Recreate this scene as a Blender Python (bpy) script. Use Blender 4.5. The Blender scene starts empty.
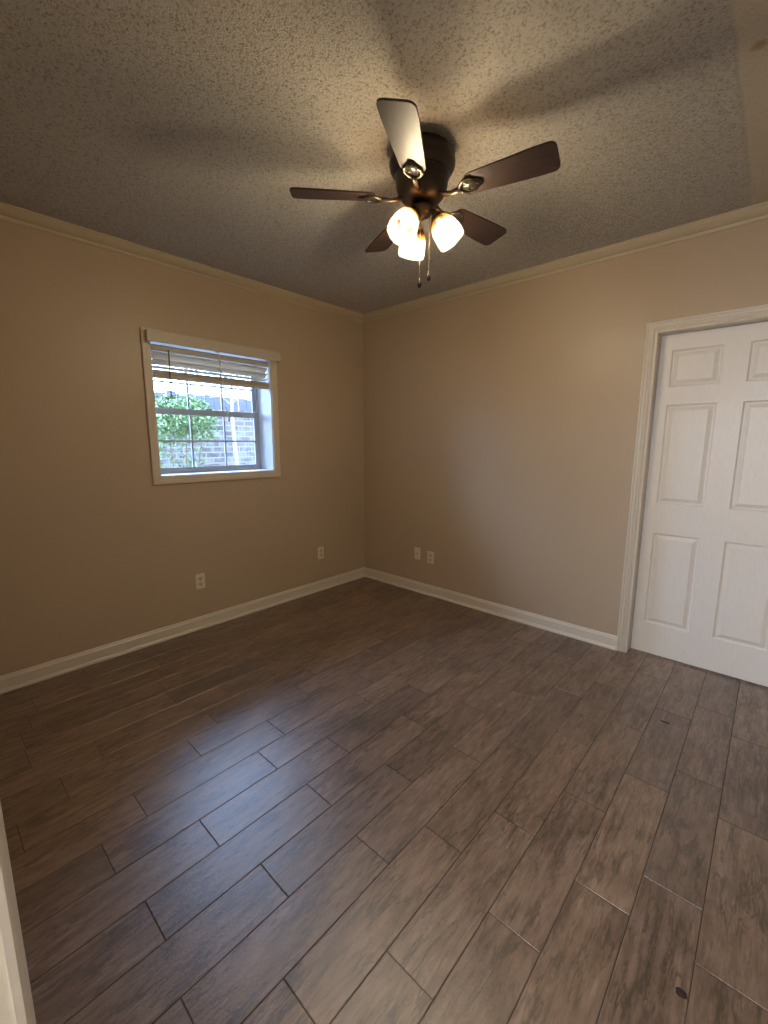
import bpy, bmesh, math, random
from mathutils import Vector, Matrix, noise

random.seed(7)
S = bpy.context.scene
C = S.collection
PI = math.pi

# ------------------------------------------------------------------ camera
CAM = Vector((3.0898, -3.0945, 1.3932)); YAW, PITCH, ROLL, FPX = -0.7379, -0.1610, 0.0016, 428.24
cp, sp = math.cos(PITCH), math.sin(PITCH)
fw = Vector((math.sin(YAW) * cp, math.cos(YAW) * cp, sp))
rt = Vector((math.cos(YAW), -math.sin(YAW), 0)); up = rt.cross(fw)
r2 = rt * math.cos(ROLL) + up * math.sin(ROLL); u2 = -rt * math.sin(ROLL) + up * math.cos(ROLL)
cd = bpy.data.cameras.new('camera'); cam = bpy.data.objects.new('camera', cd); C.objects.link(cam)
cam.matrix_world = Matrix(((r2.x, u2.x, -fw.x, CAM.x), (r2.y, u2.y, -fw.y, CAM.y), (r2.z, u2.z, -fw.z, CAM.z), (0, 0, 0, 1)))
cd.sensor_fit = 'HORIZONTAL'; cd.sensor_width = 36; cd.lens = FPX / 768 * 36; cd.clip_start = 0.02; cd.clip_end = 200
S.camera = cam

# ------------------------------------------------------------------ world, lights, exposure
H = 2.586          # ceiling height
RX, NY = 3.60, -3.088   # right wall, near wall (the camera stands in its doorway)
WY0, WY1, WZ0, WZ1 = -1.961, -1.060, 1.160, 2.064    # window opening
DX0, DX1, DZ = 2.4896, 3.2500, 2.0386                 # closet door opening
W = bpy.data.worlds.new('sky'); S.world = W; W.use_nodes = True
wn = W.node_tree.nodes; wl = W.node_tree.links
bg = wn['Background']
tc = wn.new('ShaderNodeTexCoord'); sx = wn.new('ShaderNodeSeparateXYZ'); rp = wn.new('ShaderNodeValToRGB')
wl.new(tc.outputs['Generated'], sx.inputs[0]); wl.new(sx.outputs['Z'], rp.inputs[0]); wl.new(rp.outputs[0], bg.inputs['Color'])
rp.color_ramp.elements[0].position = 0.0; rp.color_ramp.elements[0].color = (0.48, 0.66, 1.0, 1)
rp.color_ramp.elements[1].position = 0.9; rp.color_ramp.elements[1].color = (0.42, 0.62, 1.0, 1)
bg.inputs['Strength'].default_value = 14.5

def area(name, loc, rot, sx_, sy_, power, col, portal=False):
    d = bpy.data.lights.new(name, 'AREA'); d.shape = 'RECTANGLE'; d.size = sx_; d.size_y = sy_; d.energy = power; d.color = col
    o = bpy.data.objects.new(name, d); C.objects.link(o); o.location = loc; o.rotation_euler = rot
    if portal: d.cycles.is_portal = True
    return o
area('window_portal', (-0.24, (WY0 + WY1) / 2, (WZ0 + WZ1) / 2), (0, -PI / 2, 0), 0.92, 0.92, 1, (1, 1, 1), True)
area('hallway_daylight', (2.55, -5.2, 1.75), (PI / 2, 0, 0), 1.3, 1.5, 46, (0.93, 0.96, 1.0))
LAMP_POWER = 23
LAMP_COL = (1.0, 0.88, 0.71)

S.view_settings.view_transform = 'Standard'; S.view_settings.look = 'None'
S.view_settings.gamma = 1; S.view_settings.use_curve_mapping = False
S.view_settings.exposure = 0.92
S.display_settings.display_device = 'sRGB'
S.cycles.use_denoising = True
S.cycles.max_bounces = 10; S.cycles.diffuse_bounces = 6
S.cycles.sample_clamp_indirect = 6

# ------------------------------------------------------------------ materials
def s2l(c):
    return tuple((v / 12.92 if v <= 0.04045 else ((v + 0.055) / 1.055) ** 2.4) for v in c)
def rgb(r, g, b): return s2l((r / 255, g / 255, b / 255)) + (1,)

class NT:
    def __init__(s, name):
        s.m = bpy.data.materials.new(name); s.m.use_nodes = True
        s.n = s.m.node_tree.nodes; s.l = s.m.node_tree.links
        s.b = s.n['Principled BSDF']; s.out = s.n['Material Output']
    def node(s, t, **k):
        n = s.n.new(t)
        for a, v in k.items(): setattr(n, a, v)
        return n
    def link(s, a, b): s.l.new(a, b)
    def setb(s, **k):
        for a, v in k.items(): s.b.inputs[a.replace('_', ' ')].default_value = v
    def coord(s, scale=(1, 1, 1), kind='Object'):
        t = s.node('ShaderNodeTexCoord'); m = s.node('ShaderNodeMapping'); m.inputs['Scale'].default_value = scale
        s.link(t.outputs[kind], m.inputs[0]); return m.outputs[0]
    def noise(s, vec, scale, detail=3, rough=0.5):
        n = s.node('ShaderNodeTexNoise'); n.inputs['Scale'].default_value = scale; n.inputs['Detail'].default_value = detail
        n.inputs['Roughness'].default_value = rough
        s.link(vec, n.inputs['Vector']); return n.outputs['Fac']
    def ramp(s, fac, stops):
        r = s.node('ShaderNodeValToRGB'); e = r.color_ramp.elements
        while len(e) < len(stops): e.new(0.5)
        for i, (p, c) in enumerate(stops):
            e[i].position = p; e[i].color = c if len(c) == 4 else tuple(c) + (1,)
        s.link(fac, r.inputs[0]); return r.outputs[0]
    def mixc(s, fac, a, b, mode='MIX'):
        n = s.node('ShaderNodeMix', data_type='RGBA', blend_type=mode)
        for i, v in ((0, fac), (6, a), (7, b)):
            if isinstance(v, (int, float, tuple)): n.inputs[i].default_value = v
            else: s.link(v, n.inputs[i])
        return n.outputs[2]
    def math(s, op, a, b=0.0):
        n = s.node('ShaderNodeMath', operation=op)
        for i, v in ((0, a), (1, b)):
            if isinstance(v, (int, float)): n.inputs[i].default_value = v
            else: s.link(v, n.inputs[i])
        return n.outputs[0]
    def bump(s, h, strength, dist=0.01, prev=None):
        n = s.node('ShaderNodeBump'); n.inputs['Strength'].default_value = strength; n.inputs['Distance'].default_value = dist
        s.link(h, n.inputs['Height'])
        if prev is not None: s.link(prev, n.inputs['Normal'])
        s.link(n.outputs[0], s.b.inputs['Normal']); return n.outputs[0]

def simple(name, col, rough=0.5, metal=0.0, nscale=40, var=0.06, bump=0.0, bdist=0.002):
    t = NT(name); v = t.coord(); n = t.noise(v, nscale, 3)
    hi = tuple(min(1, c * (1 + var)) for c in col[:3]) + (1,); lo = tuple(c * (1 - var) for c in col[:3]) + (1,)
    t.link(t.ramp(n, [(0.3, lo), (0.7, hi)]), t.b.inputs['Base Color'])
    t.setb(Roughness=rough, Metallic=metal)
    if bump: t.bump(n, bump, bdist)
    return t.m

# painted walls: tan, eggshell, faint roller texture
def wall_mat():
    t = NT('tan_wall_paint'); v = t.coord()
    big = t.noise(v, 1.3, 3); fine = t.noise(v, 130, 3)
    t.link(t.ramp(big, [(0.3, rgb(181, 162, 138)), (0.7, rgb(186, 167, 143))]), t.b.inputs['Base Color'])
    t.setb(Roughness=0.42); t.b.inputs['Specular IOR Level'].default_value = 0.45
    t.bump(fine, 0.12, 0.002); return t.m
M_WALL = wall_mat()

STAIN = (2.915, -1.21, 2.586)
def ceiling_mat():
    t = NT('popcorn_ceiling'); v = t.coord()
    n1 = t.noise(v, 100, 6, 0.72); n2 = t.noise(v, 210, 3, 0.6)
    vo = t.node('ShaderNodeTexVoronoi', feature='F1'); vo.inputs['Scale'].default_value = 115; t.link(v, vo.inputs['Vector'])
    lump = t.ramp(n1, [(0.40, (0, 0, 0)), (0.60, (1, 1, 1))])
    h = t.math('ADD', t.math('MULTIPLY', lump, 0.42), t.math('MULTIPLY', n2, 0.6))
    h = t.math('SUBTRACT', h, t.math('MULTIPLY', vo.outputs['Distance'], 0.35))
    sp_ = t.node('ShaderNodeSeparateXYZ'); t.link(v, sp_.inputs[0])
    # the strip along the right wall was patched smooth
    mr = t.node('ShaderNodeMapRange'); mr.inputs[1].default_value = 2.85; mr.inputs[2].default_value = 2.87
    mr.inputs[3].default_value = 1.0; mr.inputs[4].default_value = 0.16; t.link(sp_.outputs[0], mr.inputs[0])
    h = t.math('MULTIPLY', h, mr.outputs[0])
    base = t.ramp(n1, [(0.37, rgb(176, 168, 157)), (0.50, rgb(226, 221, 212))])  # low spots darkened in colour: painted shade between the popcorn lumps
    col = t.mixc(mr.outputs[0], rgb(184, 174, 154), base)
    dn = t.node('ShaderNodeVectorMath', operation='DISTANCE'); t.link(v, dn.inputs[0]); dn.inputs[1].default_value = STAIN
    dd = t.math('ADD', dn.outputs['Value'], t.math('MULTIPLY', t.math('SUBTRACT', n1, 0.5), 0.02))
    col = t.mixc(t.ramp(dd, [(0.010, (0.7, 0.7, 0.7)), (0.026, (0, 0, 0))]), col, rgb(150, 124, 62))   # small yellowed stain
    t.link(col, t.b.inputs['Base Color']); t.setb(Roughness=0.95); t.b.inputs['Specular IOR Level'].default_value = 0.1
    t.bump(h, 1.0, 0.0135); return t.m
M_CEIL = ceiling_mat()

def tile_mat():
    t = NT('wood_look_tile')
    at = t.node('ShaderNodeAttribute', attribute_name='tile_tint'); sep = t.node('ShaderNodeSeparateColor'); t.link(at.outputs['Color'], sep.inputs[0])
    tcn = t.node('ShaderNodeTexCoord')
    off = t.node('ShaderNodeVectorMath', operation='MULTIPLY'); t.link(at.outputs['Color'], off.inputs[0]); off.inputs[1].default_value = (13, 17, 9)
    add = t.node('ShaderNodeVectorMath', operation='ADD'); t.link(tcn.outputs['Object'], add.inputs[0]); t.link(off.outputs[0], add.inputs[1])
    def mp(s):
        m = t.node('ShaderNodeMapping'); m.inputs['Scale'].default_value = s; t.link(add.outputs[0], m.inputs[0]); return m.outputs[0]
    grain = t.noise(mp((1, 0.20, 1)), 42, 7, 0.68)
    fine = t.noise(mp((1, 0.05, 1)), 170, 4, 0.6)
    blot = t.noise(mp((1, 0.36, 1)), 9.5, 7, 0.70)
    big = t.noise(mp((1, 0.45, 1)), 3.2, 3, 0.5)
    wv = t.node('ShaderNodeTexWave', wave_type='BANDS', bands_direction='X'); wv.inputs['Scale'].default_value = 9
    wv.inputs['Distortion'].default_value = 9; wv.inputs['Detail'].default_value = 4; wv.inputs['Detail Scale'].default_value = 1.6; t.link(mp((1, 0.22, 1)), wv.inputs['Vector'])
    base = t.ramp(grain, [(0.30, rgb(92, 73, 61)), (0.48, rgb(128, 106, 91)), (0.70, rgb(160, 139, 122))])
    knots = t.ramp(blot, [(0.52, (0, 0, 0)), (0.64, (1, 1, 1))])
    wvm = t.ramp(wv.outputs['Fac'], [(0.0, (1, 1, 1)), (0.22, (0, 0, 0))])
    streak = t.math('MULTIPLY', t.ramp(blot, [(0.46, (0, 0, 0)), (0.60, (1, 1, 1))]), wvm)
    c = t.mixc(t.math('MULTIPLY', knots, 0.62), base, rgb(78, 60, 47))
    c = t.mixc(t.math('MULTIPLY', streak, 0.60), c, rgb(56, 42, 32))
    ck = t.noise(mp((1, 0.16, 1)), 26, 5, 0.62)
    ckm = t.ramp(t.math('ABSOLUTE', t.math('SUBTRACT', ck, 0.5)), [(0.0, (1, 1, 1)), (0.035, (0, 0, 0))])
    ckz = t.ramp(blot, [(0.42, (0, 0, 0)), (0.52, (1, 1, 1))])
    c = t.mixc(t.math('MULTIPLY', t.math('MULTIPLY', ckm, ckz), 0.85), c, rgb(54, 41, 33))
    c = t.mixc(0.22, c, t.ramp(fine, [(0.35, rgb(92, 74, 60)), (0.65, rgb(140, 122, 104))]))
    warm = t.mixc(sep.outputs[1], rgb(222, 218, 216), rgb(250, 240, 226))
    c = t.mixc(0.8, c, warm, 'MULTIPLY')
    br = t.node('ShaderNodeMapRange'); t.link(sep.outputs[0], br.inputs[0]); br.inputs[3].default_value = 0.86; br.inputs[4].default_value = 1.16
    br2 = t.math('MULTIPLY', br.outputs[0], t.math('ADD', 0.72, t.math('MULTIPLY', big, 0.56)))
    cmb = t.node('ShaderNodeCombineColor')
    for i in range(3): t.link(br2, cmb.inputs[i])
    c = t.mixc(1.0, c, cmb.outputs[0], 'MULTIPLY')
    t.link(c, t.b.inputs['Base Color'])
    rr = t.node('ShaderNodeMapRange'); t.link(grain, rr.inputs[0]); rr.inputs[3].default_value = 0.30; rr.inputs[4].default_value = 0.43
    t.link(rr.outputs[0], t.b.inputs['Roughness']); t.b.inputs['IOR'].default_value = 1.90
    hb = t.math('ADD', t.math('MULTIPLY', grain, 0.7), t.math('MULTIPLY', blot, 1.3))
    hb = t.math('ADD', hb, t.math('MULTIPLY', fine, 0.25))
    mic = t.noise(mp((1, 0.5, 1)), 240, 3, 0.6); hb = t.math('ADD', hb, t.math('MULTIPLY', mic, 0.30))
    t.bump(hb, 0.32, 0.006)
    return t.m
M_TILE = tile_mat()
M_GROUT = simple('dark_grout', rgb(78, 66, 58), 0.85, nscale=200, bump=0.3)
M_TRIM = simple('white_trim_paint', rgb(214, 205, 190), 0.36, nscale=60, var=0.02, bump=0.04)
M_CROWN = simple('cream_crown_paint', rgb(190, 176, 150), 0.42, nscale=60, var=0.02)
M_WTRIM = simple('window_casing_paint', rgb(208, 196, 176), 0.4, nscale=60, var=0.02)
def door_mat():
    t = NT('white_door_paint'); v = t.coord((1, 1, 0.12)); g = t.noise(v, 160, 4, 0.6)
    t.link(t.ramp(g, [(0.3, rgb(226, 221, 216)), (0.7, rgb(232, 228, 223))]), t.b.inputs['Base Color'])
    t.setb(Roughness=0.38); t.bump(g, 0.06, 0.002); return t.m
M_DOOR = door_mat()
M_REVEAL = simple('white_reveal_paint', rgb(222, 226, 230), 0.5, nscale=8, var=0.02)
M_VINYL = simple('white_vinyl_sash', rgb(168, 176, 186), 0.35, nscale=30, var=0.02)
M_BLIND = simple('white_faux_wood_slat', rgb(196, 186, 170), 0.45, nscale=60, var=0.03)
M_CORD = simple('white_blind_cord', rgb(228, 222, 210), 0.7)
M_WAND = simple('brown_tilt_wand', rgb(120, 104, 84), 0.4)
M_PLATE = simple('ivory_plate_plastic', rgb(224, 214, 196), 0.35, var=0.01)
M_RECEPT = simple('ivory_receptacle_plastic', rgb(204, 194, 176), 0.4, var=0.01)
M_SLOT = simple('dark_slot', rgb(40, 34, 28), 0.6)
M_STEEL = simple('nickel_metal', rgb(190, 182, 170), 0.25, 1.0)
M_BRONZE = simple('dark_bronze_metal', rgb(50, 46, 43), 0.38, 0.6, nscale=70, var=0.12)
M_BRACKET = simple('antique_bronze_bracket', rgb(84, 76, 68), 0.32, 0.8, nscale=70, var=0.12)
M_CHAIN = simple('brass_chain_metal', rgb(150, 132, 100), 0.35, 0.9)
def blade_mat():
    t = NT('dark_walnut_blade'); v = t.coord((0.25, 1, 1)); g = t.noise(v, 60, 5, 0.6)
    t.link(t.ramp(g, [(0.3, rgb(34, 23, 21)), (0.7, rgb(56, 39, 35))]), t.b.inputs['Base Color'])
    t.setb(Roughness=0.5); return t.m
M_BLADE = blade_mat()

def glass_shade_mat():
    t = NT('amber_alabaster_glass')
    v = t.coord(); n = t.noise(v, 18, 4)
    sep = t.node('ShaderNodeSeparateXYZ'); t.link(v, sep.inputs[0])
    # amber tint at the neck, cream towards the mouth (local z runs from mouth -0.12 to neck 0)
    mr = t.node('ShaderNodeMapRange'); mr.inputs[1].default_value = -0.065; mr.inputs[2].default_value = -0.012; t.link(sep.outputs[2], mr.inputs[0])
    f = t.math('ADD', mr.outputs[0], t.math('MULTIPLY', t.math('SUBTRACT', n, 0.5), 0.5))
    c = t.ramp(f, [(0.12, (1.0, 0.90, 0.64)), (0.42, (0.42, 0.22, 0.06)), (0.85, (0.035, 0.014, 0.002))])
    d = t.node('ShaderNodeBsdfDiffuse'); tr = t.node('ShaderNodeBsdfTranslucent'); gl = t.node('ShaderNodeBsdfGlossy'); gl.inputs['Roughness'].default_value = 0.15
    t.link(c, d.inputs[0]); t.link(c, tr.inputs[0])
    m1 = t.node('ShaderNodeMixShader'); m1.inputs[0].default_value = 0.62; t.link(d.outputs[0], m1.inputs[1]); t.link(tr.outputs[0], m1.inputs[2])
    m2 = t.node('ShaderNodeMixShader'); m2.inputs[0].default_value = 0.05; t.link(m1.outputs[0], m2.inputs[1]); t.link(gl.outputs[0], m2.inputs[2])
    tp = t.node('ShaderNodeBsdfTransparent'); t.link(t.ramp(f, [(0.12, (1.0, 0.96, 0.86)), (0.9, (0.26, 0.16, 0.06))]), tp.inputs[0])
    m3 = t.node('ShaderNodeMixShader'); m3.inputs[0].default_value = 0.82; t.link(m2.outputs[0], m3.inputs[1]); t.link(tp.outputs[0], m3.inputs[2])
    t.link(m3.outputs[0], t.out.inputs['Surface']); return t.m
M_SHADE = glass_shade_mat()
def emit(name, col, st):
    t = NT(name); e = t.node('ShaderNodeEmission'); e.inputs[0].default_value = tuple(col) + (1,); e.inputs[1].default_value = st
    t.link(e.outputs[0], t.out.inputs['Surface']); return t.m
M_BULB = emit('lit_bulb', (1.0, 0.82, 0.55), 8)

def pane_mat():
    t = NT('clear_window_glass')
    v = t.coord(); n = t.noise(v, 5, 2)
    gl = t.node('ShaderNodeBsdfGlossy'); gl.inputs['Roughness'].default_value = 0.02
    tr = t.node('ShaderNodeBsdfTransparent'); t.link(t.ramp(n, [(0.2, (0.93, 0.97, 0.99)), (0.8, (0.96, 0.98, 0.99))]), tr.inputs[0])
    fr = t.node('ShaderNodeFresnel'); fr.inputs[0].default_value = 1.3
    mx = t.node('ShaderNodeMixShader'); t.link(fr.outputs[0], mx.inputs[0]); t.link(tr.outputs[0], mx.inputs[1]); t.link(gl.outputs[0], mx.inputs[2])
    t.link(mx.outputs[0], t.out.inputs['Surface']); return t.m
M_PANE = pane_mat()

def brick_mat():
    t = NT('weathered_brick'); tcn = t.node('ShaderNodeTexCoord'); sp_ = t.node('ShaderNodeSeparateXYZ'); cb = t.node('ShaderNodeCombineXYZ')
    t.link(tcn.outputs['Object'], sp_.inputs[0]); t.link(sp_.outputs[1], cb.inputs[0]); t.link(sp_.outputs[2], cb.inputs[1])
    br = t.node('ShaderNodeTexBrick'); t.link(cb.outputs[0], br.inputs['Vector']); br.inputs['Scale'].default_value = 1
    br.inputs['Brick Width'].default_value = 0.21; br.inputs['Row Height'].default_value = 0.078; br.inputs['Mortar Size'].default_value = 0.008
    br.inputs['Color1'].default_value = rgb(54, 46, 44); br.inputs['Color2'].default_value = rgb(78, 68, 64); br.inputs['Mortar'].default_value = rgb(100, 97, 92)
    n = t.noise(t.coord(), 7, 4); c = t.mixc(t.ramp(n, [(0.45, (0, 0, 0)), (0.62, (0.7, 0.7, 0.7))]), br.outputs['Color'], rgb(94, 92, 88))
    t.link(c, t.b.inputs['Base Color']); t.setb(Roughness=0.9); t.bump(t.math('SUBTRACT', 1.0, br.outputs['Fac']), 0.5, 0.01); return t.m
M_BRICK = brick_mat()
M_FENCE = simple('grey_fence_board', rgb(66, 66, 74), 0.85, nscale=25, var=0.2)
M_LEAF = simple('bright_green_leaf', rgb(84, 104, 60), 0.6, nscale=6, var=0.3)
M_LEAF2 = simple('pale_tree_leaf', rgb(130, 142, 112), 0.6, nscale=6, var=0.3)
M_BARK = simple('pale_bark', rgb(136, 136, 132), 0.85, nscale=30, var=0.2, bump=0.5)
M_STEM = simple('brown_stem', rgb(92, 74, 56), 0.85)
M_SOIL = simple('soil_ground', rgb(104, 98, 88), 0.95, nscale=10, var=0.25, bump=0.5)
M_CHIP = simple('dark_brown_mark', rgb(48, 32, 22), 0.7, nscale=80, var=0.3, bump=0.5)
M_HALL = simple('hallway_paint', rgb(200, 190, 172), 0.6, nscale=3, var=0.02)

# ------------------------------------------------------------------ mesh helpers
def obj(name, bm, mats, parent=None, smooth=False, loc=None, recalc=True):
    if recalc: bmesh.ops.recalc_face_normals(bm, faces=bm.faces)
    me = bpy.data.meshes.new(name); bm.to_mesh(me); bm.free()
    for m in (mats if isinstance(mats, (list, tuple)) else [mats]): me.materials.append(m)
    if smooth:
        for p in me.polygons: p.use_smooth = True
    o = bpy.data.objects.new(name, me); C.objects.link(o)
    if parent is not None: o.parent = parent
    if loc is not None: o.location = loc
    return o
def empty(name, loc=(0, 0, 0), rot=(0, 0, 0), parent=None):
    o = bpy.data.objects.new(name, None); C.objects.link(o); o.location = loc; o.rotation_euler = rot; o.empty_display_size = 0.05
    if parent is not None: o.parent = parent
    return o
def tag(o, label=None, cat=None, group=None, kind=None):
    if label: o['label'] = label
    if cat: o['category'] = cat
    if group: o['group'] = group
    if kind: o['kind'] = kind
    return o
def struct(o, label, cat): return tag(o, label, cat, kind='structure')
def BM(): return bmesh.new()
def box(bm, x0, x1, y0, y1, z0, z1, mi=0):
    v = [bm.verts.new(p) for p in ((x0, y0, z0), (x1, y0, z0), (x1, y1, z0), (x0, y1, z0), (x0, y0, z1), (x1, y0, z1), (x1, y1, z1), (x0, y1, z1))]
    for f in ((0, 3, 2, 1), (4, 5, 6, 7), (0, 1, 5, 4), (1, 2, 6, 5), (2, 3, 7, 6), (3, 0, 4, 7)):
        bm.faces.new([v[i] for i in f]).material_index = mi
    return v
def bbox(bm, x0, x1, y0, y1, z0, z1, b=0.002, seg=2):
    v = box(bm, x0, x1, y0, y1, z0, z1)
    es = set(e for q in v for e in q.link_edges)
    bmesh.ops.bevel(bm, geom=list(es), offset=b, segments=seg, affect='EDGES', profile=0.5)
def prism(bm, prof, A, B, U, V, ma=None, mb=None):
    """extrude closed profile [(u,v)] from A to B; ma/mb: mitre = extra shift along the path per unit u at each end"""
    A = Vector(A); B = Vector(B); U = Vector(U); V = Vector(V); d = (B - A).normalized()
    a = [bm.verts.new(A + U * u + V * v + d * ((ma or 0) * u)) for u, v in prof]
    b = [bm.verts.new(B + U * u + V * v - d * ((mb or 0) * u)) for u, v in prof]
    n = len(prof)
    for i in range(n): bm.faces.new((a[i], a[(i + 1) % n], b[(i + 1) % n], b[i]))
    bm.faces.new(a); bm.faces.new(b[::-1])
def lathe(bm, prof, seg=40, M=None, cap=True):
    rings = []
    for r, z in prof:
        if r < 1e-6: rings.append([bm.verts.new((0, 0, z))])
        else: rings.append([bm.verts.new((r * math.cos(2 * PI * i / seg), r * math.sin(2 * PI * i / seg), z)) for i in range(seg)])
    for a, b in zip(rings, rings[1:]):
        if len(a) == 1 and len(b) == 1: continue
        for i in range(seg):
            j = (i + 1) % seg
            if len(a) == 1: bm.faces.new((a[0], b[i], b[j]))
            elif len(b) == 1: bm.faces.new((a[i], a[j], b[0]))
            else: bm.faces.new((a[i], a[j], b[j], b[i]))
    vs = [v for r in rings for v in r]
    if M is not None: bmesh.ops.transform(bm, matrix=M, verts=vs)
    return vs
def tube(bm, pts, r, seg=10):
    pts = [Vector(p) for p in pts]; rings = []
    rs = r if isinstance(r, (list, tuple)) else [r] * len(pts)
    for i, p in enumerate(pts):
        d = (pts[min(i + 1, len(pts) - 1)] - pts[max(i - 1, 0)]).normalized()
        a = d.orthogonal().normalized() if i == 0 else (pa - d * pa.dot(d)).normalized()
        pa = a; b = d.cross(a)
        rings.append([bm.verts.new(p + (a * math.cos(2 * PI * k / seg) + b * math.sin(2 * PI * k / seg)) * rs[i]) for k in range(seg)])
    for A, B in zip(rings, rings[1:]):
        for k in range(seg): bm.faces.new((A[k], A[(k + 1) % seg], B[(k + 1) % seg], B[k]))
    bm.faces.new(rings[0][::-1]); bm.faces.new(rings[-1])
def copy_tree(o, parent=None):
    c = o.copy(); C.objects.link(c)
    if parent is not None: c.parent = parent
    for ch in list(o.children): copy_tree(ch, c)
    return c

# ------------------------------------------------------------------ room shell
YE = -5.6   # end of the hallway behind the camera
# floor: grout bed with the tiles laid in rows along y
bm = BM(); box(bm, 0, RX + 0.8, YE, 1.0, -0.06, -0.0014)
lay = bm.loops.layers.float_color.new('tile_tint')
OFF = {0: -2.05, 1: -2.21, 2: -2.37, 3: -2.033, 4: -2.184, 5: -2.526, 6: -2.150, 7: -2.464, 8: -2.793, 9: -1.976, 10: -2.364, 11: -2.083, 12: -1.810, 13: -1.645, 14: -2.44, 15: -2.2, 16: -2.6, 17: -2.0}
TL, TW, X0, g = 0.618, 0.1592, 0.846, 0.0012
rnd = random.Random(11)
for k in range(-7, 24):
    xa, xb = X0 + k * TW, X0 + (k + 1) * TW
    if xb < 0.01 or xa > RX + 0.8: continue
    xa = max(xa, 0.001); xb = min(xb, RX + 0.8)
    o0 = OFF.get(k, -2.0 - rnd.random() * TL) % TL
    n0 = math.floor((YE - o0) / TL)
    for j in range(n0, n0 + 14):
        ya, yb = o0 + j * TL, o0 + (j + 1) * TL
        if ya > 1.0 or yb < YE: continue
        ya = max(ya, YE); yb = min(yb, 1.0)
        hz = 0.0 + rnd.uniform(-0.0002, 0.0003)
        gv, e = g, 0.0015
        c4 = (rnd.random(), rnd.random(), rnd.random(), 1)
        lo = [bm.verts.new(p) for p in ((xa + gv, ya + gv, -0.0014), (xb - gv, ya + gv, -0.0014), (xb - gv, yb - gv, -0.0014), (xa + gv, yb - gv, -0.0014))]
        hi = [bm.verts.new(p) for p in ((xa + gv + e, ya + gv + e, hz), (xb - gv - e, ya + gv + e, hz), (xb - gv - e, yb - gv - e, hz), (xa + gv + e, yb - gv - e, hz))]
        fs = [bm.faces.new(hi)] + [bm.faces.new((lo[i], lo[(i + 1) % 4], hi[(i + 1) % 4], hi[i])) for i in range(4)]
        for f in fs:
            f.material_index = 1
            for l in f.loops: l[lay] = c4
for f in bm.faces:
    if f.material_index == 0: pass
floor = struct(obj('floor', bm, [M_GROUT, M_TILE], recalc=False), 'grey brown wood-look plank tile floor with dark grout joints', 'floor')

bm = BM(); box(bm, -0.22, RX + 0.12, NY - 0.12, 0.14, H, H + 0.12)
struct(obj('ceiling', bm, M_CEIL), 'off-white popcorn textured ceiling', 'ceiling')
# left wall with the window opening
WT = 0.22
bm = BM()
box(bm, -WT, 0, NY - 0.12, WY0, 0, H); box(bm, -WT, 0, WY1, 0.12, 0, H)
box(bm, -WT, 0, WY0, WY1, 0, WZ0); box(bm, -WT, 0, WY0, WY1, WZ1, H)
struct(obj('wall_left', bm, M_WALL), 'tan painted wall with the small window', 'wall')
# back wall with the door opening
JT = 0.018
bm = BM()
box(bm, 0, DX0 - JT, 0, 0.12, 0, H); box(bm, DX1 + JT, RX + 0.12, 0, 0.12, 0, H); box(bm, DX0 - JT, DX1 + JT, 0, 0.12, DZ + JT, H)
struct(obj('wall_back', bm, M_WALL), 'tan painted wall with the white panelled door', 'wall')
bm = BM(); box(bm, RX, RX + 0.12, NY - 0.12, 0, 0, H)
struct(obj('wall_right', bm, M_WALL), 'tan painted right wall outside the view', 'wall')
# near wall with the doorway the camera stands in
EX0, EX1 = 2.470, 3.36
bm = BM()
box(bm, 0, EX0 - JT, NY - 0.12, NY, 0, H); box(bm, EX1 + JT, RX, NY - 0.12, NY, 0, H); box(bm, EX0 - JT, EX1 + JT, NY - 0.12, NY, 2.06 + JT, H)
struct(obj('wall_near', bm, M_WALL), 'tan painted wall around the doorway in the foreground', 'wall')
# hallway behind the camera
bm = BM()
box(bm, 1.6, 1.7, YE, NY - 0.12, 0, 2.5); box(bm, 4.3, 4.4, YE, NY - 0.12, 0, 2.5); box(bm, 1.6, 4.4, YE - 0.1, YE, 0, 2.5); box(bm, 1.6, 4.4, YE - 0.1, NY - 0.12, 2.5, 2.6)
struct(obj('wall_hallway', bm, M_HALL), 'pale hallway walls behind the doorway', 'wall')

bm = BM()  # added box: cuts the skylight in the door's bottom gap, left side open
box(bm, 1.9, RX + 0.3, 0.85, 0.95, 0, 2.3); box(bm, RX + 0.2, RX + 0.3, 0.12, 0.85, 0, 2.3); box(bm, 1.9, RX + 0.3, 0.145, 0.95, 2.3, 2.4)
struct(obj('wall_light_screen', bm, M_HALL), 'unseen walls added behind the white door to cut light under it', 'wall')

# crown moulding: profile in (out from wall, down from ceiling)
CR = [(0, 0), (0.063, 0), (0.063, 0.007), (0.057, 0.012), (0.052, 0.020), (0.040, 0.032), (0.026, 0.042), (0.015, 0.046), (0.012, 0.054), (0.006, 0.061), (0, 0.061)]
def crown(name, A, B, U, ma, mb, label):
    bm = BM(); prism(bm, CR, A, B, U, (0, 0, -1), ma, mb); struct(obj(name, bm, M_CROWN), label, 'crown moulding')
crown('trim_1', (0, NY, H), (0, 0, H), (1, 0, 0), 1, 1, 'cream crown moulding above the window wall')
crown('trim_2', (0, 0, H), (RX, 0, H), (0, -1, 0), 1, 1, 'cream crown moulding above the door wall')
crown('trim_3', (RX, 0, H), (RX, NY, H), (-1, 0, 0), 1, 1, 'cream crown moulding on the right wall')
crown('trim_4', (RX, NY, H), (0, NY, H), (0, 1, 0), 1, 1, 'cream crown moulding on the near wall')
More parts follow.
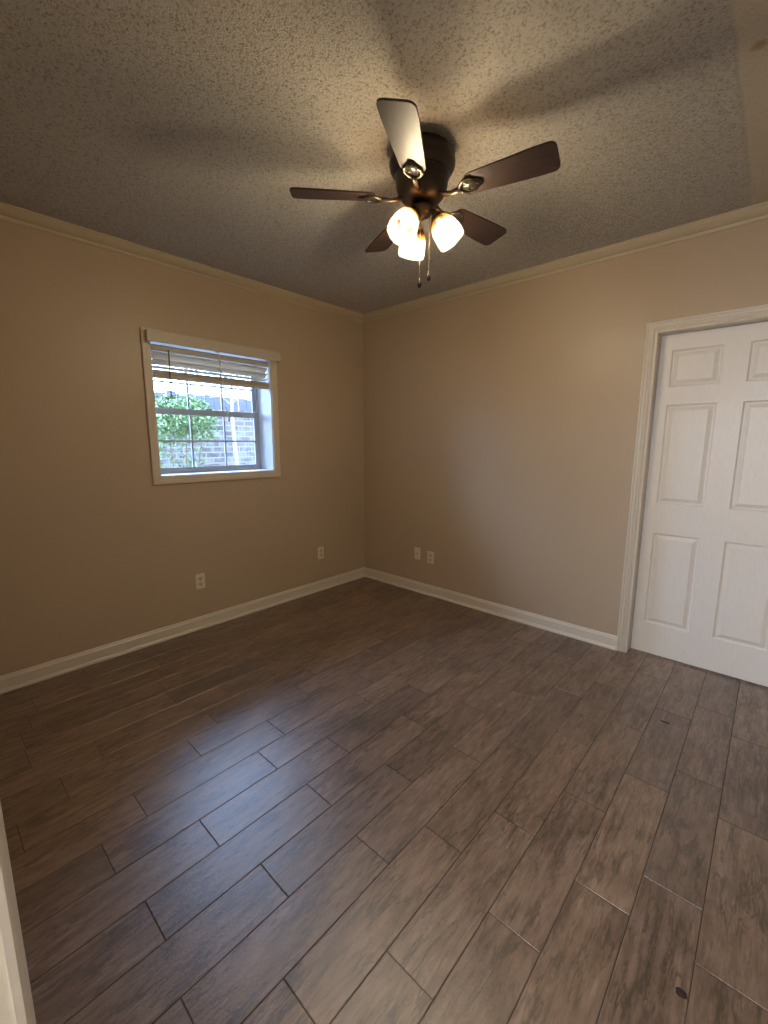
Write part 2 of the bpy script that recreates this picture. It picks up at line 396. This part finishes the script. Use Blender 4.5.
# baseboard with shoe: (out, up)
BB = [(0, 0), (0.026, 0), (0.026, 0.006), (0.024, 0.013), (0.020, 0.018), (0.013, 0.021), (0.013, 0.068), (0.014, 0.071), (0.0125, 0.076), (0.008, 0.082), (0.007, 0.090), (0.004, 0.094), (0, 0.095)]
def baseb(name, A, B, U, ma, mb, label):
    bm = BM(); prism(bm, BB, A, B, U, (0, 0, 1), ma, mb); struct(obj(name, bm, M_TRIM), label, 'baseboard')
CW = 0.0655
baseb('baseboard_left', (0, NY, 0.0005), (0, 0, 0.0005), (1, 0, 0), 1, 1, 'white baseboard below the window wall')
baseb('baseboard_back', (0, 0, 0.0005), (DX0 - CW, 0, 0.0005), (0, -1, 0), 1, 0, 'white baseboard left of the door')
baseb('baseboard_right', (RX, 0, 0.0005), (RX, NY, 0.0005), (-1, 0, 0), 1, 1, 'white baseboard on the right wall')
baseb('baseboard_near', (EX0 - 0.07, NY, 0.0005), (0, NY, 0.0005), (0, 1, 0), 0, 1, 'white baseboard on the near wall')

# casing profile: (across width from opening outward, out from wall)
CS = [(0, 0), (0, 0.009), (0.004, 0.012), (0.009, 0.012), (0.012, 0.006), (0.016, 0.006), (0.021, 0.012), (0.028, 0.0150), (0.031, 0.0105), (0.034, 0.0105), (0.038, 0.0160), (0.046, 0.0175), (0.049, 0.0125), (0.052, 0.0125), (0.055, 0.0185), (0.060, 0.0195), (0.063, 0.0185), (0.0655, 0.013), (0.0655, 0)]
def casing(bm, O, a, n, x0, x1, z1, z0=None, prof=CS):
    """O origin on wall plane, a = unit along the wall, n = out of wall; opening x0..x1, top z1 (bottom z0 if four-sided)"""
    a = Vector(a); n = Vector(n); O = Vector(O); Z = Vector((0, 0, 1)); zb = z0 if z0 is not None else 0.0
    P = lambda x, z: O + a * x + Z * z
    four = z0 is not None
    prism(bm, prof, P(x0, zb), P(x0, z1), -a, n, -1 if four else 0, -1)
    prism(bm, prof, P(x1, zb), P(x1, z1), a, n, -1 if four else 0, -1)
    prism(bm, prof, P(x0, z1), P(x1, z1), Z, n, -1, -1)
    if four: prism(bm, prof, P(x0, zb), P(x1, zb), -Z, n, -1, -1)

# ------------------------------------------------------------------ door_1
door = empty('door_1', ((DX0 + DX1) / 2, 0, 0)); struct(door, 'white six-panel door in fluted white casing', 'door')
def dl(bm, name, mat, **k):   # geometry given in world coordinates, parented under the door
    o = obj(name, bm, mat, door, **k); o.location = -door.location; return o
bm = BM(); casing(bm, (0, 0, 0), (1, 0, 0), (0, -1, 0), DX0, DX1, DZ); dl(bm, 'door_casing', M_TRIM)
bm = BM()
box(bm, DX0 - JT + 0.0005, DX0, 0.0005, 0.12, 0.001, DZ); box(bm, DX1, DX1 + JT - 0.0005, 0.0005, 0.12, 0.001, DZ); box(bm, DX0 - JT + 0.0005, DX1 + JT - 0.0005, 0.0005, 0.12, DZ, DZ + JT - 0.0005)
dl(bm, 'door_jamb', M_TRIM)
# leaf with raised panels
LX0, LX1, LZ0, LZ1, LY = DX0 + 0.003, DX1 - 0.003, 0.010, DZ - 0.004, 0.070
xs = [LX0, 2.556, 2.802, 2.920, 3.172, LX1]; zs = [LZ0, 0.217, 0.822, 1.014, 1.623, 1.729, 1.942, LZ1]
bm = BM()
def quad(ps): return bm.faces.new([bm.verts.new(p) for p in ps])
for i in range(5):
    for j in range(7):
        x0, x1, z0, z1 = xs[i], xs[i + 1], zs[j], zs[j + 1]
        if i in (1, 3) and j in (1, 3, 5):
            rings = []
            for ins, dep in ((0, 0), (0.003, 0.006), (0.008, 0.0115), (0.014, 0.0115), (0.034, 0.002), (0.036, 0.0005)):
                rings.append([(x0 + ins, LY + dep, z0 + ins), (x1 - ins, LY + dep, z0 + ins), (x1 - ins, LY + dep, z1 - ins), (x0 + ins, LY + dep, z1 - ins)])
            for A, B in zip(rings, rings[1:]):
                for k in range(4): quad((A[k], A[(k + 1) % 4], B[(k + 1) % 4], B[k]))
            quad(rings[-1])
        else: quad(((x0, LY, z0), (x1, LY, z0), (x1, LY, z1), (x0, LY, z1)))
yb = LY + 0.035
quad(((LX0, yb, LZ0), (LX0, yb, LZ1), (LX1, yb, LZ1), (LX1, yb, LZ0)))
quad(((LX0, LY, LZ0), (LX0, LY, LZ1), (LX0, yb, LZ1), (LX0, yb, LZ0))); quad(((LX1, LY, LZ0), (LX1, yb, LZ0), (LX1, yb, LZ1), (LX1, LY, LZ1)))
quad(((LX0, LY, LZ0), (LX0, yb, LZ0), (LX1, yb, LZ0), (LX1, LY, LZ0))); quad(((LX0, LY, LZ1), (LX1, LY, LZ1), (LX1, yb, LZ1), (LX0, yb, LZ1)))
bmesh.ops.remove_doubles(bm, verts=bm.verts, dist=1e-5)
leaf = dl(bm, 'door_leaf', M_DOOR)
bm = BM(); Mk = Matrix.Translation((3.205, LY, 0.92)) @ Matrix.Rotation(PI / 2, 4, 'X')
lathe(bm, [(0, 0), (0.031, 0.0), (0.031, 0.004), (0.013, 0.010), (0.011, 0.030), (0.020, 0.036), (0.027, 0.046), (0.025, 0.058), (0.014, 0.066), (0, 0.068)], 28, Mk)
kb = obj('door_knob', bm, M_STEEL, leaf, smooth=True)

# doorway casing in the foreground (the pale strip at the bottom left)
bm = BM()
casing(bm, (0, NY, 0), (1, 0, 0), (0, 1, 0), EX0 + 0.006, EX1 - 0.006, 2.06)
box(bm, EX0 - JT, EX0, NY - 0.12, NY, 0.001, 2.06); box(bm, EX1, EX1 + JT, NY - 0.12, NY, 0.001, 2.06); box(bm, EX0 - JT, EX1 + JT, NY - 0.12, NY, 2.06, 2.06 + JT)
struct(obj('trim_5', bm, M_TRIM), 'pale doorway casing at the left edge of the foreground', 'door casing')

# ------------------------------------------------------------------ window_1
win = empty('window_1', (0, (WY0 + WY1) / 2, WZ0)); struct(win, 'small double-hung window with white grilles in a deep recess', 'window')
def wl_(bm, name, mat, parent=win, **k):
    o = obj(name, bm, mat, parent, **k)
    if parent is win: o.location = -win.location
    return o
WCS = [(0, 0), (0, 0.011), (0.004, 0.014), (0.022, 0.0145), (0.026, 0.017), (0.047, 0.0175), (0.0525, 0.015), (0.0525, 0)]
bm = BM(); casing(bm, (0, 0, 0), (0, 1, 0), (1, 0, 0), WY0, WY1, WZ1, WZ0, WCS); wl_(bm, 'window_casing', M_WTRIM)
XS = -0.185    # room side face of the lower sash
t_ = 0.006
bm = BM()   # reveal lining
box(bm, XS - 0.03, 0.0, WY0, WY0 + t_, WZ0, WZ1); box(bm, XS - 0.03, 0.0, WY1 - t_, WY1, WZ0, WZ1)
box(bm, XS - 0.03, 0.0, WY0 + t_, WY1 - t_, WZ1 - t_, WZ1); box(bm, XS - 0.03, 0.0, WY0 + t_, WY1 - t_, WZ0, WZ0 + t_)
wl_(bm, 'window_reveal', M_REVEAL)
A0, A1 = WY0 + t_ + 0.001, WY1 - t_ - 0.001
bm = BM()   # outer vinyl frame
box(bm, XS - 0.034, XS - 0.002, A0, A0 + 0.018, WZ0 + t_, WZ1 - t_); box(bm, XS - 0.034, XS - 0.002, A1 - 0.018, A1, WZ0 + t_, WZ1 - t_)
box(bm, XS - 0.034, XS - 0.002, A0 + 0.018, A1 - 0.018, WZ1 - t_ - 0.018, WZ1 - t_); box(bm, XS - 0.034, XS + 0.004, A0 + 0.018, A1 - 0.018, WZ0 + t_, WZ0 + t_ + 0.012)
wl_(bm, 'window_frame', M_VINYL)
def sash(name, x0, x1, z0, z1, top, bot, nh):
    y0, y1 = A0 + 0.019, A1 - 0.019
    bm = BM(); st = 0.026
    bbox(bm, x0, x1, y0, y0 + st, z0, z1, 0.002, 1); bbox(bm, x0, x1, y1 - st, y1, z0, z1, 0.002, 1)
    bbox(bm, x0, x1, y0 + st - 0.001, y1 - st + 0.001, z0, z0 + bot, 0.002, 1); bbox(bm, x0, x1, y0 + st - 0.001, y1 - st + 0.001, z1 - top, z1, 0.002, 1)
    s_ = wl_(bm, name, M_VINYL)
    xm = (x0 + x1) / 2; ya, yb_, za, zb_ = y0 + st, y1 - st, z0 + bot, z1 - top
    bm = BM()
    for k in (1, 2):
        yc = ya + (yb_ - ya) * k / 3; box(bm, xm - 0.006, xm + 0.006, yc - 0.006, yc + 0.006, za, zb_)
    zc = za + (zb_ - za) * nh; box(bm, xm - 0.0055, xm + 0.0055, ya, yb_, zc - 0.006, zc + 0.006)
    wl_(bm, 'muntin_grille', M_VINYL, s_)
    bm = BM(); box(bm, xm - 0.0015, xm + 0.0015, ya - 0.002, yb_ + 0.002, za - 0.002, zb_ + 0.002)
    wl_(bm, 'glass_pane', M_PANE, s_)
sash('lower_sash', XS - 0.018, XS, WZ0 + t_ + 0.013, 1.635, 0.042, 0.030, 0.5)
sash('upper_sash', XS - 0.033, XS - 0.019, 1.600, WZ1 - t_ - 0.019, 0.03, 0.03, 0.5)
bm = BM(); bbox(bm, XS, XS + 0.014, -1.53, -1.48, 1.636, 1.648, 0.003); wl_(bm, 'sash_lock', M_VINYL)

# ------------------------------------------------------------------ window blind (hangs in the opening)
bl = empty('window_blind', (0.02, (WY0 + WY1) / 2, 2.06)); tag(bl, 'raised white slatted blind with boxed valance at the top of the window', 'window blind')
BL = -Vector(bl.location)
def bp(bm, name, mat, parent=bl, **k):
    o = obj(name, bm, mat, parent, **k)
    if parent is bl: o.location = BL
    return o
VY0, VY1, VZ0, VZ1, VX = -1.992, -1.000, 2.030, 2.100, 0.062
bm = BM()
ymid = -1.528
bbox(bm, VX - 0.008, VX, VY0, ymid - 0.0015, VZ0, VZ1, 0.002); bbox(bm, VX - 0.008, VX, ymid + 0.0015, VY1, VZ0, VZ1, 0.002)
bbox(bm, 0.019, VX - 0.006, VY0, VY0 + 0.008, VZ0, VZ1, 0.002); bbox(bm, 0.019, VX - 0.006, VY1 - 0.008, VY1, VZ0, VZ1, 0.002)
bp(bm, 'valance', M_BLIND)
bm = BM(); box(bm, VX - 0.0005, VX + 0.0015, ymid - 0.004, ymid + 0.004, VZ0 - 0.004, VZ1 + 0.001); box(bm, VX - 0.012, VX + 0.0015, ymid - 0.013, ymid + 0.013, VZ0 - 0.007, VZ0 + 0.001)
bp(bm, 'valance_clip', M_RECEPT)
BY0, BY1 = WY0 + 0.016, WY1 - 0.016
bm = BM(); bbox(bm, -0.062, -0.014, BY0, BY1, 1.992, 2.028, 0.002); bp(bm, 'headrail', M_BLIND)
def slat(z, tilt, th=0.003):
    bm = BM(); w = 0.025; n = 8; prof = []
    for i in range(n + 1): s = -1 + 2 * i / n; prof.append((s * w, 0.002 * (1 - s * s)))
    prof += [(u, v - th) for u, v in prof[::-1]]
    ct, st_ = math.cos(tilt), math.sin(tilt)
    prof = [(u * ct - v * st_, u * st_ + v * ct) for u, v in prof]
    prism(bm, prof, (-0.038, BY0, z), (-0.038, BY1, z), (1, 0, 0), (0, 0, 1))
    return bp(bm, 'slat', M_BLIND)
slat(1.962, math.radians(48)); slat(1.922, math.radians(40)); slat(1.889, math.radians(12))
for k in range(6): slat(1.848 + k * 0.0042, 0)
bm = BM(); bbox(bm, -0.064, -0.012, BY0, BY1, 1.818, 1.843, 0.004); bp(bm, 'bottom_rail', M_BLIND)
for yc in (-1.83, -1.485, -1.17):
    bm = BM()
    for xx in (-0.0115, -0.0645): tube(bm, [(xx, yc, 2.0), (xx, yc, 1.83)], 0.0012, 6)
    bp(bm, 'ladder_cord', M_CORD)
    bm = BM(); bmesh.ops.create_icosphere(bm, subdivisions=2, radius=0.0065, matrix=Matrix.Translation((-0.008, yc, 1.985))); bp(bm, 'cord_button', M_CORD, smooth=True)
bm = BM(); tube(bm, [(-0.008, -1.842, 2.005), (-0.004, -1.843, 1.96), (-0.002, -1.848, 1.69)], 0.0042, 8); bp(bm, 'tilt_wand', M_WAND, smooth=True)
bm = BM(); pts = [(-0.006, -1.487, 2.03), (-0.002, -1.482, 1.92), (0.0, -1.47, 1.80), (0.0, -1.462, 1.66), (0.0, -1.445, 1.58)]
tube(bm, pts, 0.0016, 6); tube(bm, [(p[0] + 0.004, p[1] + 0.006, p[2]) for p in pts[:-1]] + [(0.004, -1.43, 1.565)], 0.0016, 6)
lc = bp(bm, 'lift_cord', M_CORD)
bm = BM(); lathe(bm, [(0, 0.012), (0.003, 0.011), (0.006, 0.0), (0.0075, -0.014), (0.005, -0.018), (0, -0.018)], 12, Matrix.Translation((0.002, -1.438, 1.567))); bp(bm, 'cord_tassel', M_CORD, lc, smooth=True)

# ------------------------------------------------------------------ wall plates
def plate_base(bm, w=0.070, h=0.115):   # local: x along the wall, y = out of the wall (negative), z up
    v = box(bm, -w / 2, w / 2, -0.0055, 0.0, -h / 2, h / 2)
    es = [e for e in {e for q in v for e in q.link_edges} if all(abs(q.co.y + 0.0055) < 1e-6 for q in e.verts)]
    bmesh.ops.bevel(bm, geom=es, offset=0.003, segments=3, affect='EDGES')
def outlet(loc, rz, label, w=0.070, h=0.115):
    r = empty('wall_outlet', loc, (0, 0, rz)); tag(r, label, 'outlet')
    bm = BM(); plate_base(bm, w, h); obj('cover_plate', bm, M_PLATE, r)
    for s in (-1, 1):
        bm = BM(); ring = []
        for k in range(28):
            a = 2 * PI * k / 28; ring.append((max(-0.0165, min(0.0165, 0.0195 * math.cos(a))), s * 0.0215 + 0.0148 * math.sin(a)))
        f = bm.faces.new([bm.verts.new((x, -0.0054, z)) for x, z in ring]); ex = bmesh.ops.extrude_face_region(bm, geom=[f])
        for q in [e for e in ex['geom'] if isinstance(e, bmesh.types.BMVert)]: q.co.y -= 0.0022
        rc = obj('receptacle', bm, M_RECEPT, r)
        bm = BM(); zc = s * 0.0215 + 0.003
        box(bm, -0.0075, -0.0052, -0.0080, -0.0070, zc - 0.0045, zc + 0.0045); box(bm, 0.0052, 0.0075, -0.0080, -0.0070, zc - 0.004, zc + 0.004)
        lathe(bm, [(0, 0), (0.0028, 0), (0.0028, 0.001), (0, 0.001)], 12, Matrix.Translation((0, -0.0070, zc - 0.0105)) @ Matrix.Rotation(PI / 2, 4, 'X'))
        obj('slots', bm, M_SLOT, rc)
    bm = BM(); lathe(bm, [(0, 0), (0.0032, 0), (0.0026, 0.001), (0, 0.0012)], 14, Matrix.Translation((0, -0.0054, 0)) @ Matrix.Rotation(PI / 2, 4, 'X')); obj('screw', bm, M_STEEL, r)
    return r
outlet((0.0003, -1.740, 0.366), PI / 2, 'white duplex outlet on the window wall, below the window')
outlet((0.0003, -0.586, 0.362), PI / 2, 'white duplex outlet on the window wall, close to the room corner')
outlet((0.853, -0.0003, 0.357), 0, 'white duplex outlet on the door wall, right one of the pair', 0.072, 0.112)
r = empty('cable_wall_plate', (0.700, -0.0003, 0.368)); tag(r, 'white cable jack plate on the door wall, left one of the pair', 'wall plate')
bm = BM(); plate_base(bm, 0.068, 0.112); obj('cover_plate', bm, M_PLATE, r)
bm = BM(); lathe(bm, [(0, 0), (0.0065, 0), (0.0065, 0.002), (0.0048, 0.003), (0.0048, 0.009), (0.003, 0.0095), (0.001, 0.0085), (0, 0.0085)], 18, Matrix.Translation((0, -0.0054, 0)) @ Matrix.Rotation(PI / 2, 4, 'X')); obj('coaxial_jack', bm, M_STEEL, r, smooth=True)
for s in (-1, 1):
    bm = BM(); lathe(bm, [(0, 0), (0.003, 0), (0.0024, 0.001), (0, 0.0012)], 14, Matrix.Translation((0, -0.0054, s * 0.042)) @ Matrix.Rotation(PI / 2, 4, 'X')); obj('screw', bm, M_STEEL, r)

# ------------------------------------------------------------------ ceiling fan
FX, FY = 1.872, -1.524; ZB = 2.400
fan = empty('ceiling_fan', (FX, FY, H)); tag(fan, 'dark bronze five-blade ceiling fan with three lit glass shades', 'ceiling fan')
zb = ZB - H
bm = BM(); lathe(bm, [(0, -0.0005), (0.098, -0.0005), (0.108, -0.006), (0.124, -0.020), (0.134, -0.038), (0.137, -0.056), (0.134, -0.072), (0.126, -0.086), (0.116, -0.096), (0.112, -0.101)], 56)
obj('ceiling_housing', bm, M_BRONZE, fan, smooth=True)
bm = BM(); lathe(bm, [(0.108, -0.098), (0.1125, -0.103), (0.1125, -0.112), (0.108, -0.118), (0.107, -0.140), (0.102, -0.160), (0.092, -0.178), (0.077, -0.193), (0.060, -0.203), (0.052, -0.206), (0.0, -0.207)], 56)
obj('motor_housing', bm, M_BRONZE, fan, smooth=True)
bm = BM(); lathe(bm, [(0, -0.205), (0.030, -0.205), (0.034, -0.212), (0.046, -0.218), (0.050, -0.228), (0.048, -0.240), (0.038, -0.250), (0.026, -0.256), (0.012, -0.259), (0.009, -0.266), (0.0, -0.269)], 40)
obj('light_fitter', bm, M_BRACKET, fan, smooth=True)
PH0 = -2.323; PT = math.radians(13)
def blade_bm():
    bm = BM(); n = 26; xs0, xs1 = 0.195, 0.541; L = xs1 - xs0; top = []; botm = []
    def hw(x):
        t = (x - xs0) / L; w = 0.049 + (0.064 - 0.049) * min(1, t * 1.3)
        r0, r1 = 0.030, 0.026
        if x < xs0 + r0: q = (xs0 + r0 - x) / r0; w -= r0 * 0.8 * (1 - math.sqrt(max(0, 1 - q * q)))
        if x > xs1 - r1: q = (x - xs1 + r1) / r1; w -= r1 * (1 - math.sqrt(max(0, 1 - q * q)))
        return w
    ts = sorted(set([i / n for i in range(n + 1)] + [0.01, 0.02, 0.93, 0.95, 0.97, 0.985, 0.995]))
    for t in ts:
        x = xs0 + t * L; w = hw(x); top.append((x, w)); botm.append((x, -w))
    out = top + botm[::-1]
    a = [bm.verts.new((x, y, 0.0035)) for x, y in out]; b = [bm.verts.new((x, y, -0.0035)) for x, y in out]
    k = len(out)
    bm.faces.new(a); bm.faces.new(b[::-1])
    for i in range(k): bm.faces.new((a[i], b[i], b[(i + 1) % k], a[(i + 1) % k]))
    bmesh.ops.rotate(bm, verts=bm.verts, cent=(0, 0, 0), matrix=Matrix.Rotation(-PT, 3, 'X'))
    return bm
def bracket_bm():
    bm = BM()
    # arm rising out of the motor housing and spreading into a scroll plate under the blade
    tube(bm, [(0.078, 0, 0.004), (0.105, 0, -0.008), (0.130, 0, -0.013), (0.155, 0, -0.011), (0.178, 0, -0.009)], [0.011, 0.009, 0.009, 0.010, 0.011], 12)
    for s in (-1, 1):
        tube(bm, [(0.165, 0, -0.010), (0.180, s * 0.020, -0.010), (0.198, s * 0.034, -0.0085), (0.222, s * 0.033, -0.008), (0.236, s * 0.022, -0.008)], [0.006, 0.0065, 0.0065, 0.006, 0.004], 10)
    # plate
    out = [(0.172, -0.014), (0.190, -0.026), (0.215, -0.032), (0.240, -0.026), (0.262, -0.010), (0.266, 0), (0.262, 0.010), (0.240, 0.026), (0.215, 0.032), (0.190, 0.026), (0.172, 0.014)]
    a = [bm.verts.new((x, y, -0.0045)) for x, y in out]; b = [bm.verts.new((x, y, -0.0085)) for x, y in out]; k = len(out)
    bm.faces.new(a); bm.faces.new(b[::-1])
    for i in range(k): bm.faces.new((a[i], b[i], b[(i + 1) % k], a[(i + 1) % k]))
    for x, y in ((0.205, -0.017), (0.205, 0.017), (0.246, 0)):
        lathe(bm, [(0, -0.0125), (0.004, -0.0115), (0.005, -0.008), (0, -0.008)], 10, Matrix.Translation((x, y, 0)))
    far = [v for v in bm.verts]
    for v in far:
        w = min(1, max(0, (v.co.x - 0.13) / 0.04)); a_ = -PT * w
        y, z = v.co.y, v.co.z; v.co.y = y * math.cos(a_) - z * math.sin(a_); v.co.z = y * math.sin(a_) + z * math.cos(a_)
    return bm
for k in range(5):
    a = PH0 + 2 * PI * k / 5
    if k == 0:
        b0 = obj('fan_blade', blade_bm(), M_BLADE, fan); k0 = obj('blade_bracket', bracket_bm(), M_BRACKET, b0, smooth=True); b = b0
    else: b = copy_tree(b0, fan)
    b.location = (0, 0, zb); b.rotation_euler = (0, 0, a)

# light kit: azimuth measured from image-right towards the camera
cdir = Vector((0.616, -0.788, 0)); rdir = Vector((0.788, 0.616, 0))
TILT = math.radians(36)
def shade_bm():
    bm = BM()
    o = [(0.022, -0.004), (0.030, -0.008), (0.041, -0.020), (0.049, -0.036), (0.054, -0.056), (0.057, -0.078), (0.0585, -0.098), (0.0580, -0.112), (0.0575, -0.118)]
    i_ = [(r - 0.003, z - 0.0006) for r, z in o[::-1]]; i_[0] = (0.0548, -0.1175)
    lathe(bm, o + i_ + [o[0]], 40)
    bmesh.ops.remove_doubles(bm, verts=bm.verts, dist=1e-5)
    return bm
for k, az in enumerate((10, 130, 250)):
    A = math.radians(az); hdir = rdir * math.cos(A) + cdir * math.sin(A)
    neck = Vector((0, 0, -0.262)) + hdir * 0.062 + Vector((0, 0, 0.0))
    ax = (hdir * math.sin(TILT) + Vector((0, 0, -1)) * math.cos(TILT)).normalized()
    rotq = (-ax).to_track_quat('Z', 'Y')
    Mx = Matrix.Translation(neck) @ rotq.to_matrix().to_4x4()
    bm = BM(); tube(bm, [Vector((0, 0, -0.236)) + hdir * 0.036, Vector((0, 0, -0.238)) + hdir * 0.050, neck - ax * 0.012, neck - ax * 0.004], [0.010, 0.0105, 0.011, 0.014], 14)
    lathe(bm, [(0, 0.010), (0.014, 0.010), (0.024, 0.002), (0.027, -0.010), (0.026, -0.014), (0.020, -0.014), (0.0, -0.012)], 28, Mx)
    arm = obj('lamp_arm', bm, M_BRACKET, fan, smooth=True)
    sh = obj('lamp_shade', shade_bm(), M_SHADE, fan, smooth=True); sh.matrix_local = Mx; tag(sh, 'lit amber glass bell shade')
    bm = BM(); lathe(bm, [(0, -0.012), (0.010, -0.014), (0.011, -0.036), (0.015, -0.048), (0.020, -0.058), (0.021, -0.066), (0.019, -0.075), (0.012, -0.083), (0, -0.086)], 24)
    obj('light_bulb', bm, M_BULB, sh, smooth=True)
    d = bpy.data.lights.new('lamp_light', 'POINT'); d.energy = LAMP_POWER; d.color = LAMP_COL; d.shadow_soft_size = 0.026
    lo = bpy.data.objects.new('lamp_light', d); C.objects.link(lo); lo.parent = fan; lo.location = neck + ax * 0.066
# pull chains
for off, z1, side in ((Vector((0, 0, 0)) - rdir * 0.004 + cdir * 0.036, 2.074 - H, 0), (rdir * 0.034 + cdir * 0.024, 2.104 - H, 1)):
    bm = BM(); p0 = off + Vector((0, 0, -0.236)); n = 60
    tube(bm, [p0, off + Vector((0, 0, z1))], 0.0009, 6)
    zc = p0.z
    while zc > z1:
        bmesh.ops.create_icosphere(bm, subdivisions=1, radius=0.0014, matrix=Matrix.Translation((off.x, off.y, zc))); zc -= 0.0042
    ch = obj('pull_chain', bm, M_CHAIN, fan, smooth=True)
    bm = BM(); lathe(bm, [(0, 0.006), (0.003, 0.005), (0.0035, -0.002), (0.007, -0.010), (0.009, -0.019), (0.0075, -0.028), (0.003, -0.033), (0, -0.034)], 18, Matrix.Translation((off.x, off.y, z1)))
    obj('chain_fob', bm, M_BRONZE, ch, smooth=True)

# ------------------------------------------------------------------ dark marks of the floor tiles, added as small raised blobs
def mark(loc, s, label, seed):
    r_ = random.Random(seed); bm = BM(); bmesh.ops.create_icosphere(bm, subdivisions=2, radius=1)
    for v in bm.verts:
        k = 1 + r_.uniform(-0.18, 0.18); v.co = Vector((v.co.x * s[0] * k, v.co.y * s[1] * k, max(-0.001, v.co.z * s[2] * k)))
    o = obj('floor_mark', bm, M_CHIP, loc=loc); tag(o, label, 'mark'); return o
mark((3.058, -1.925, 0.0014), (0.013, 0.012, 0.004), 'round dark brown scrap on the floor near the lower right', 1)
mark((2.819, -0.684, 0.0014), (0.022, 0.006, 0.002), 'thin dark scrap on the floor in front of the door', 2)

# ------------------------------------------------------------------ outside the window
bm = BM(); box(bm, -14, -WT - 0.01, -10, 12, -0.2, -0.02)
struct(obj('ground', bm, M_SOIL), 'bare ground outside the window', 'ground')
bm = BM(); box(bm, -3.2, -3.0, -5, 6, -0.02, 1.80); box(bm, -3.23, -2.97, -5, 6, 1.80, 1.86)
tag(obj('brick_wall', bm, M_BRICK), 'weathered pale brick garden wall seen through the window', 'wall')
fe = empty('wooden_fence', (-3.7, 0.5, 0)); tag(fe, 'grey timber fence rising behind the brick wall', 'fence')
bm = BM(); y = -2.6; r_ = random.Random(5)
while y < 5:
    zt = 2.13 + r_.uniform(-0.02, 0.02); xo = r_.uniform(-0.006, 0.006)
    box(bm, -0.01 + xo, 0.01 + xo, y - 0.5, y - 0.5 + 0.135, -0.02, zt); y += 0.145
obj('fence_boards', bm, M_FENCE, fe)
bm = BM(); box(bm, -0.06, -0.017, -3.1, 4.5, 0.4, 0.49); box(bm, -0.06, -0.017, -3.1, 4.5, 1.7, 1.79); obj('fence_rail', bm, M_FENCE, fe)
def leaves(bm, c, rad, n, s, rr):
    for _ in range(n):
        while True:
            p = Vector((rr.uniform(-1, 1), rr.uniform(-1, 1), rr.uniform(-1, 1)))
            if 0.25 < p.length < 1: break
        p = Vector((c[0] + p.x * rad[0], c[1] + p.y * rad[1], c[2] + p.z * rad[2]))
        d = Vector((rr.uniform(-1, 1), rr.uniform(-1, 1), rr.uniform(-1, 1))).normalized(); e = d.orthogonal().normalized(); l = s * rr.uniform(0.7, 1.3)
        vs = [bm.verts.new(p + q) for q in (-d * l, e * l * 0.42, d * l, -e * l * 0.42)]
        bm.faces.new(vs)
rr = random.Random(3)
sb = empty('leafy_shrub', (-2.1, -0.95, -0.02)); tag(sb, 'bright green leafy shrub in front of the brick wall', 'shrub')
bm = BM()
for c, rd, n in (((0, 0.02, 1.72), (0.34, 0.42, 0.24), 1500), ((0.05, -0.25, 1.62), (0.3, 0.3, 0.26), 800), ((0.0, 0.22, 1.60), (0.25, 0.26, 0.22), 500), ((0, -0.05, 1.2), (0.3, 0.4, 0.35), 300)): leaves(bm, c, rd, n, 0.028, rr)
obj('foliage', bm, M_LEAF, sb, recalc=False)
bm = BM()
for a in (-0.2, -0.08, 0.05, 0.18): tube(bm, [(0, a * 0.3, 0), (0.02, a * 0.7, 0.7), (0.03, a * 1.6, 1.6)], [0.014, 0.010, 0.005], 7)
obj('stem', bm, M_STEM, sb)
tr = empty('slender_tree', (-2.6, 0.02, -0.02)); tag(tr, 'slender pale-barked tree left of the shrubless brick', 'tree')
tr['label'] = 'slender pale trunk with drooping leaves before the brick wall'
bm = BM(); tube(bm, [(0, 0.03, 0), (0.01, 0.02, 0.9), (0, 0.0, 1.45), (0.01, -0.02, 1.8), (0, 0.0, 2.3), (0.02, 0.03, 3.0)], [0.035, 0.028, 0.024, 0.02, 0.016, 0.010], 10)
for y0, y1, z0, z1 in ((0, 0.45, 2.1, 2.45), (0, -0.5, 2.0, 2.45), (0, 0.3, 1.95, 2.05), (0, -0.35, 1.9, 2.0)): tube(bm, [(0, y0, z0), (0.03, (y0 + y1) / 2, (z0 + z1) / 2 + 0.08), (0.05, y1, z1)], [0.010, 0.007, 0.004], 7)
obj('trunk', bm, M_BARK, tr, smooth=True)
bm = BM(); leaves(bm, (0, -0.1, 2.55), (0.5, 0.95, 0.38), 900, 0.03, rr); leaves(bm, (0, 0.3, 2.15), (0.3, 0.6, 0.14), 240, 0.024, rr)
obj('foliage', bm, M_LEAF2, tr, recalc=False)
